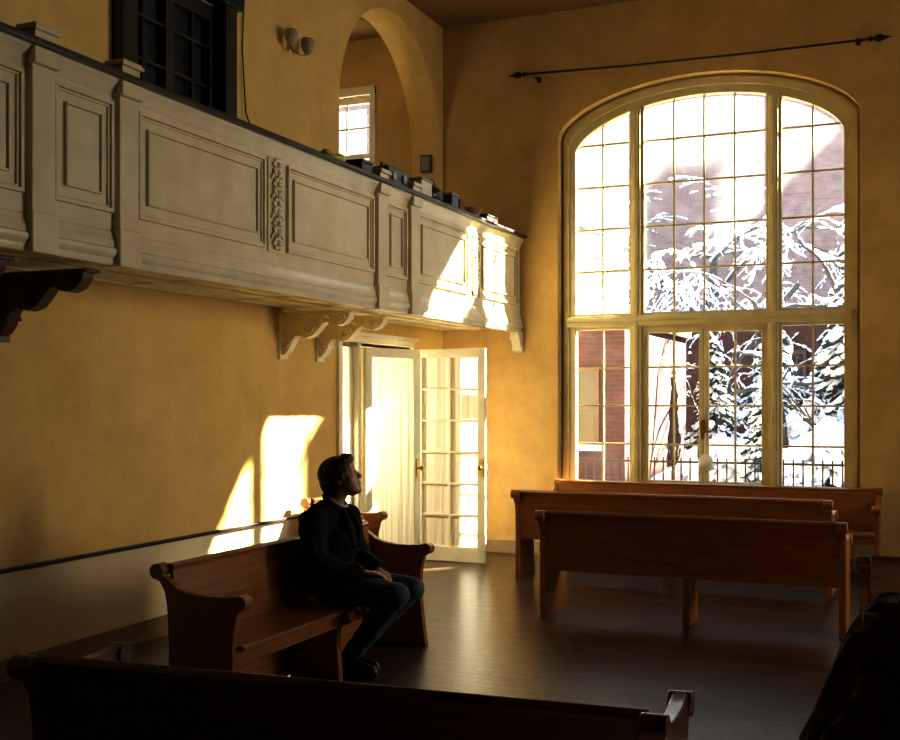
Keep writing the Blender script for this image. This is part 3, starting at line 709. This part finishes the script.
# ------------------------------------------------------------------ exterior
def gz(x,y): return -.12+.20*noise.noise(Vector((x*.45,y*.45,0)))+.10*noise.noise(Vector((x*1.1,y*1.1,3)))+.050*(y-12)
def ground():
    vs=[];fs=[];n=110
    for j in range(n+1):
        for i in range(n+1):
            x=-25+50*i/n; y=11.7+40*j/n
            vs.append((x,y,gz(x,y)))
    for j in range(n):
        for i in range(n):
            a=j*(n+1)+i; fs.append((a,a+1,a+n+2,a+n+1))
    MB().add(vs,fs).obj('snow_ground',M_snow,smooth=True,fixn=False,label='snow covered ground outside the window',category='snow',kind='stuff')
ground()
def building(name,x0,x1,y0,y1,h,m,label,wins=(),roof=.18,gm=None,fm=None):
    T=thing(name,((x0+x1)/2,y0,-.1),label,'building'); o=Vector(T.location)
    def q(mb): mb.v=[p-o for p in mb.v]; return mb
    q(MB().box(x0,x1,y0,y1,-.1,h)).obj('brick_wall',m,T)
    q(MB().box(x0-.1,x1+.1,y0-.1,y1+.1,h,h+.12)).obj('eaves',M_base,T)
    q(MB().box(x0-.12,x1+.12,y0-.12,y1+.12,h+.12,h+.12+roof)).obj('roof_snow',M_snow,T,bevel=.04)
    for (wx,wz,ww,wh) in wins:
        mb=MB(); mb.box(wx,wx+ww,y0-.03,y0+.02,wz,wz+wh); q(mb).obj('window_glass',gm or M_dkglass,T)
        mb=MB()
        for a,b,c,d in ((wx-.08,wx,wz,wz+wh),(wx+ww,wx+ww+.08,wz,wz+wh),(wx-.08,wx+ww+.08,wz+wh,wz+wh+.1),(wx-.08,wx+ww+.08,wz-.08,wz),(wx+ww/2-.025,wx+ww/2+.025,wz,wz+wh),(wx,wx+ww,wz+wh/2-.025,wz+wh/2+.025)):
            mb.box(a,b,y0-.06,y0,c,d)
        q(mb).obj('window_frame',fm or M_base,T)
        q(MB().box(wx-.15,wx+ww+.15,y0-.15,y0,wz-.14,wz-.04)).obj('sill_snow',M_snow,T,bevel=.02)
    return T
building('brick_building',-9,.35,18,23,2.9,M_brick,'low red brick building with snow on its roof',wins=((-.75,.95,.6,1.15),(-3.2,.7,.9,1.3)))
building('brick_building',-4,8.0,29.5,31,3.6,M_brick,'low dark brick building behind the snowy garden',wins=((1.0,1.4,1.0,1.4),(5.2,1.4,1.0,1.4)))
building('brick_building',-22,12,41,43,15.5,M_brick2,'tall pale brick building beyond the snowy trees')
building('brick_building',8.6,20,20.2,34,7.9,M_brick,'unseen brick block added to shade the snowy garden')  # out of view, placed to keep sun off the garden snow
T=building('sun_block_wing',6.46,16,15.55,16.1,6.25,M_brick,'unseen brick wing added to block low sun',roof=.05)  # unseen blocker that keeps low sun off the hall floor
mb=MB(); mb.poly([(6.36,6.40),(10.2,6.40),(8.45,8.46)],lambda a,b,c:Vector((a,c,b))-Vector(T.location),15.6,15.9); mb.obj('gable',M_brick,T)  # slope shaped to cut the bottom of the wall's sun patch
T=thing('sun_block_stack',(6.18,15.55,0),'unseen tall brick stack added to block sun','sun_block_stack')  # out-of-view blocker trimming the far edge of the wall's sun patch
MB().box(-.27,.27,-.12,.12,-.2,7.3).obj('stack',M_brick,T); MB().box(-.29,.29,-.14,.14,7.3,7.4).obj('cap',M_snow,T,bevel=.02)

def tree(name,base,h,seed,label,spread=.5,depth=4,r0=.12,lean=(0,0),mn=.014,prob=.8):
    rnd=random.Random(seed); wood=MB(); sn=MB(); base=Vector(base)
    def grow(p,d,L,r,k):
        steps=6
        for i in range(steps):
            d2=(d+Vector((rnd.uniform(-.30,.30),rnd.uniform(-.30,.30),rnd.uniform(-.24,.08)))).normalized()
            q=p+d2*L/steps; r2=r*.93
            wood.tube(p,q,r,r2,n=6 if k>2 else 3)
            if abs(d2.z)<.85 and rnd.random()<.85:
                rs=(r*.6+mn)*rnd.uniform(.5,1.5)*(1-abs(d2.z)*.5)
                off=Vector((0,0,r*.75+rs*.4))
                c=(p+q)/2+off; q4=d2.to_track_quat('X','Z').to_matrix()
                sn.ell(c,((q-p).length*.56,rs*1.2,rs*.9),q4,nu=5,nv=4)
            p=q;d=d2;r=r2
            if k>0 and i>0:
                a=rnd.uniform(0,2*pi); t=rnd.uniform(.5,1.1)*spread*1.5
                nd=(d+Vector((math.cos(a)*t,math.sin(a)*t,rnd.uniform(-.5,.1)))).normalized()
                if rnd.random()<prob: grow(p,nd,L*rnd.uniform(.42,.64),r*.58,k-1)
    grow(base-Vector((0,0,.3)),Vector((lean[0],lean[1],1)).normalized(),h*.5,r0,depth)
    T=thing(name,base,label,'tree',group='snowy bare trees in the garden')
    wood.v=[p-base for p in wood.v]; sn.v=[p-base for p in sn.v]
    a=wood.obj('trunk',M_bark,T,smooth=True); b=sn.obj('branch_snow',M_snow,T,smooth=True,label='snow lying along the branches'); b['kind']='stuff'
    return T,[a,b]
TL='bare winter tree with snow along its branches'
trees=[]
for i,(b,h,sp,r,ln,mn,pr_) in enumerate([((1.40,19.0),3.4,.6,.035,(.1,0),.005,.6),((2.7,21.5),7.5,.6,.07,(-.1,0),.010,.6),((3.6,18.8),4.4,.8,.045,(-.1,0),.007,.6),((.2,25.0),9.5,.55,.10,(0,0),.022,.85),((3.9,25.5),9.5,.6,.09,(-.2,0),.022,.85),((-2.2,34.0),14,.55,.15,(.1,0),.040,.95)]):
    trees.append(tree('bare_tree',(b[0],b[1],gz(*b)),h,11+i*3,TL,spread=sp,r0=r,lean=ln,mn=mn,prob=pr_))
def copytree(src,loc,rz,sc):
    T,parts=src; n=T.copy(); n.location=loc; n.rotation_euler=(0,0,rz); n.scale=(sc,sc,sc); COL.objects.link(n)
    for p in parts:
        q=p.copy(); q.parent=n; COL.objects.link(q)
for k,x,y,rz,sc in ((5,2.6,35.5,2.1,1.1),(5,.2,37.5,4.0,1.2),(5,5.6,37,1.0,1.15),(3,-2.2,28,1.2,1.1),(5,-6.5,37.5,5.2,1.2),(5,-4.0,36,2.8,1.1)):
    copytree(trees[k],(x,y,gz(x,y)),rz,sc)
def shrub(base,h,w,seed,label,cone=True,name='evergreen_shrub',sf=.6,sw=1.0):
    rnd=random.Random(seed); g=MB(); s=MB(); 
    for i in range(300):
        t=rnd.random()**.8; a=rnd.uniform(0,2*pi); rr=w*((1-t*.9) if cone else math.sin(pi*(.25+.7*t)))*rnd.uniform(.45,1)
        c=Vector((rr*math.cos(a),rr*math.sin(a),h*(.06+.92*t))); R=Matrix.Rotation(a,3,'Z')@Matrix.Rotation(.6,3,'Y')
        k=w*rnd.uniform(.11,.21)
        g.ell(c,(k*1.2,k*.6,k*.35),R,nu=8,nv=6); 
        if rnd.random()<sf: s.ell(c+Vector((0,0,k*.26)),(k*1.0*sw,k*.52*sw,k*.26*sw),R,nu=8,nv=6)
    g.tube((0,0,-.2),(0,0,h*.9),w*.1,.02)
    T=thing(name,(base[0],base[1],gz(*base)),label,'shrub'); 
    a=g.obj('foliage',M_ever,T,smooth=True); b=s.obj('foliage_snow',M_snow,T,smooth=True,label='clumps of snow on foliage'); b['kind']='stuff'
    tx=bpy.data.textures.get('leafn') or bpy.data.textures.new('leafn','CLOUDS'); tx.noise_scale=.08
    for ob in (a,b):
        ob.modifiers.new('s','SUBSURF').render_levels=1
        d=ob.modifiers.new('d','DISPLACE'); d.texture=tx; d.strength=.10
shrub((2.35,19.5),1.7,.45,3,'conical evergreen shrub loaded with snow',sf=.95,sw=1.25)
shrub((3.75,21.0),4.4,.95,4,'tall dark evergreen with heavy snow on its boughs',sf=.9,sw=1.25)
shrub((1.0,22.5),2.5,.6,5,'dark conifer with patches of snow',sf=.8,sw=1.15)
shrub((2.9,22.5),1.1,.9,6,'rounded low bush covered with snow',cone=False,sf=1,sw=1.8)
shrub((1.6,19.9),.7,.7,16,'rounded low bush covered with snow',cone=False,sf=1,sw=1.9)
shrub((3.5,18.6),1.0,.7,18,'rounded low bush covered with snow',cone=False,sf=1,sw=1.9)
shrub((1.75,25.5),3.3,.8,12,'dark conifer with patches of snow',sf=.8,sw=1.25)
shrub((3.0,27.3),3.8,.9,13,'dark conifer with patches of snow',sf=.8,sw=1.25)
T=thing('iron_fence',(1.5,16.2,0),'black iron garden railing standing in snow','fence')
mb=MB(); mb.box(-2.2,2.6,-.015,.015,.74,.77).box(-2.2,2.6,-.015,.015,.25,.28); mb.obj('rail',M_iron,T)
mb=MB(); x=-2.2
while x<2.6: mb.tube((x,0,-.2),(x,0,.82),.011,n=6); x+=.13
mb.obj('baluster',M_iron,T,smooth=True)['kind']='stuff'

# ------------------------------------------------------------------ light
w=bpy.data.worlds.new('world'); S.world=w; w.use_nodes=True; n=w.node_tree; bg=n.nodes['Background']
bg.inputs[0].default_value=(.80,.90,1.0,1); bg.inputs[1].default_value=2.6
sd=bpy.data.lights.new('sun','SUN'); sd.energy=108; sd.color=(1,.92,.74); sd.angle=math.radians(1.2)
so=bpy.data.objects.new('sun',sd); COL.objects.link(so)
dirv=Vector((-1,-1.11,-.956)); so.rotation_euler=dirv.to_track_quat('-Z','Y').to_euler(); so.location=(12,20,14)
pl=bpy.data.lights.new('window_portal','AREA'); pl.shape='RECTANGLE'; pl.size=3.1; pl.size_y=4.3; pl.cycles.is_portal=True
po=bpy.data.objects.new('window_portal',pl); COL.objects.link(po); po.location=(WC,YB+.33,2.8); po.rotation_euler=(-pi/2,0,0)
al=bpy.data.lights.new('side_fill_light','AREA'); al.shape='RECTANGLE'; al.size=1.6; al.size_y=2.2; al.energy=60; al.color=(1,.86,.62); al.spread=math.radians(82)  # added warm fill aimed at the left wall
ao=bpy.data.objects.new('side_fill_light',al); COL.objects.link(ao); ao.location=(8.95,9.6,2.4); ao.rotation_euler=(Vector((0,7.0,1.3))-Vector((8.95,9.6,2.4))).to_track_quat('-Z','Y').to_euler()
for loc,e,sz in (((-.95,9.75,1.5),170,.15),((-1.2,9.1,4.6),42,.6)):  # added fills: lower one backlights the curtains, upper one brightens the arch
    al=bpy.data.lights.new('annex_fill_light','POINT'); al.energy=e; al.color=(1,.86,.58); al.shadow_soft_size=sz
    ao=bpy.data.objects.new('annex_fill_light',al); COL.objects.link(ao); ao.location=loc

S.view_settings.view_transform='Standard'; S.view_settings.look='None'; S.view_settings.exposure=0; S.view_settings.gamma=.80

# ------------------------------------------------------------------ camera
cd=bpy.data.cameras.new('camera'); cam=bpy.data.objects.new('camera',cd); COL.objects.link(cam); S.camera=cam
cd.sensor_width=36; cd.lens=36*1120/900; cd.shift_y=30/900; cd.clip_end=200
cam.location=(4.95,0,1.65); cam.rotation_euler=(pi/2,0,math.atan2(.394,.919))
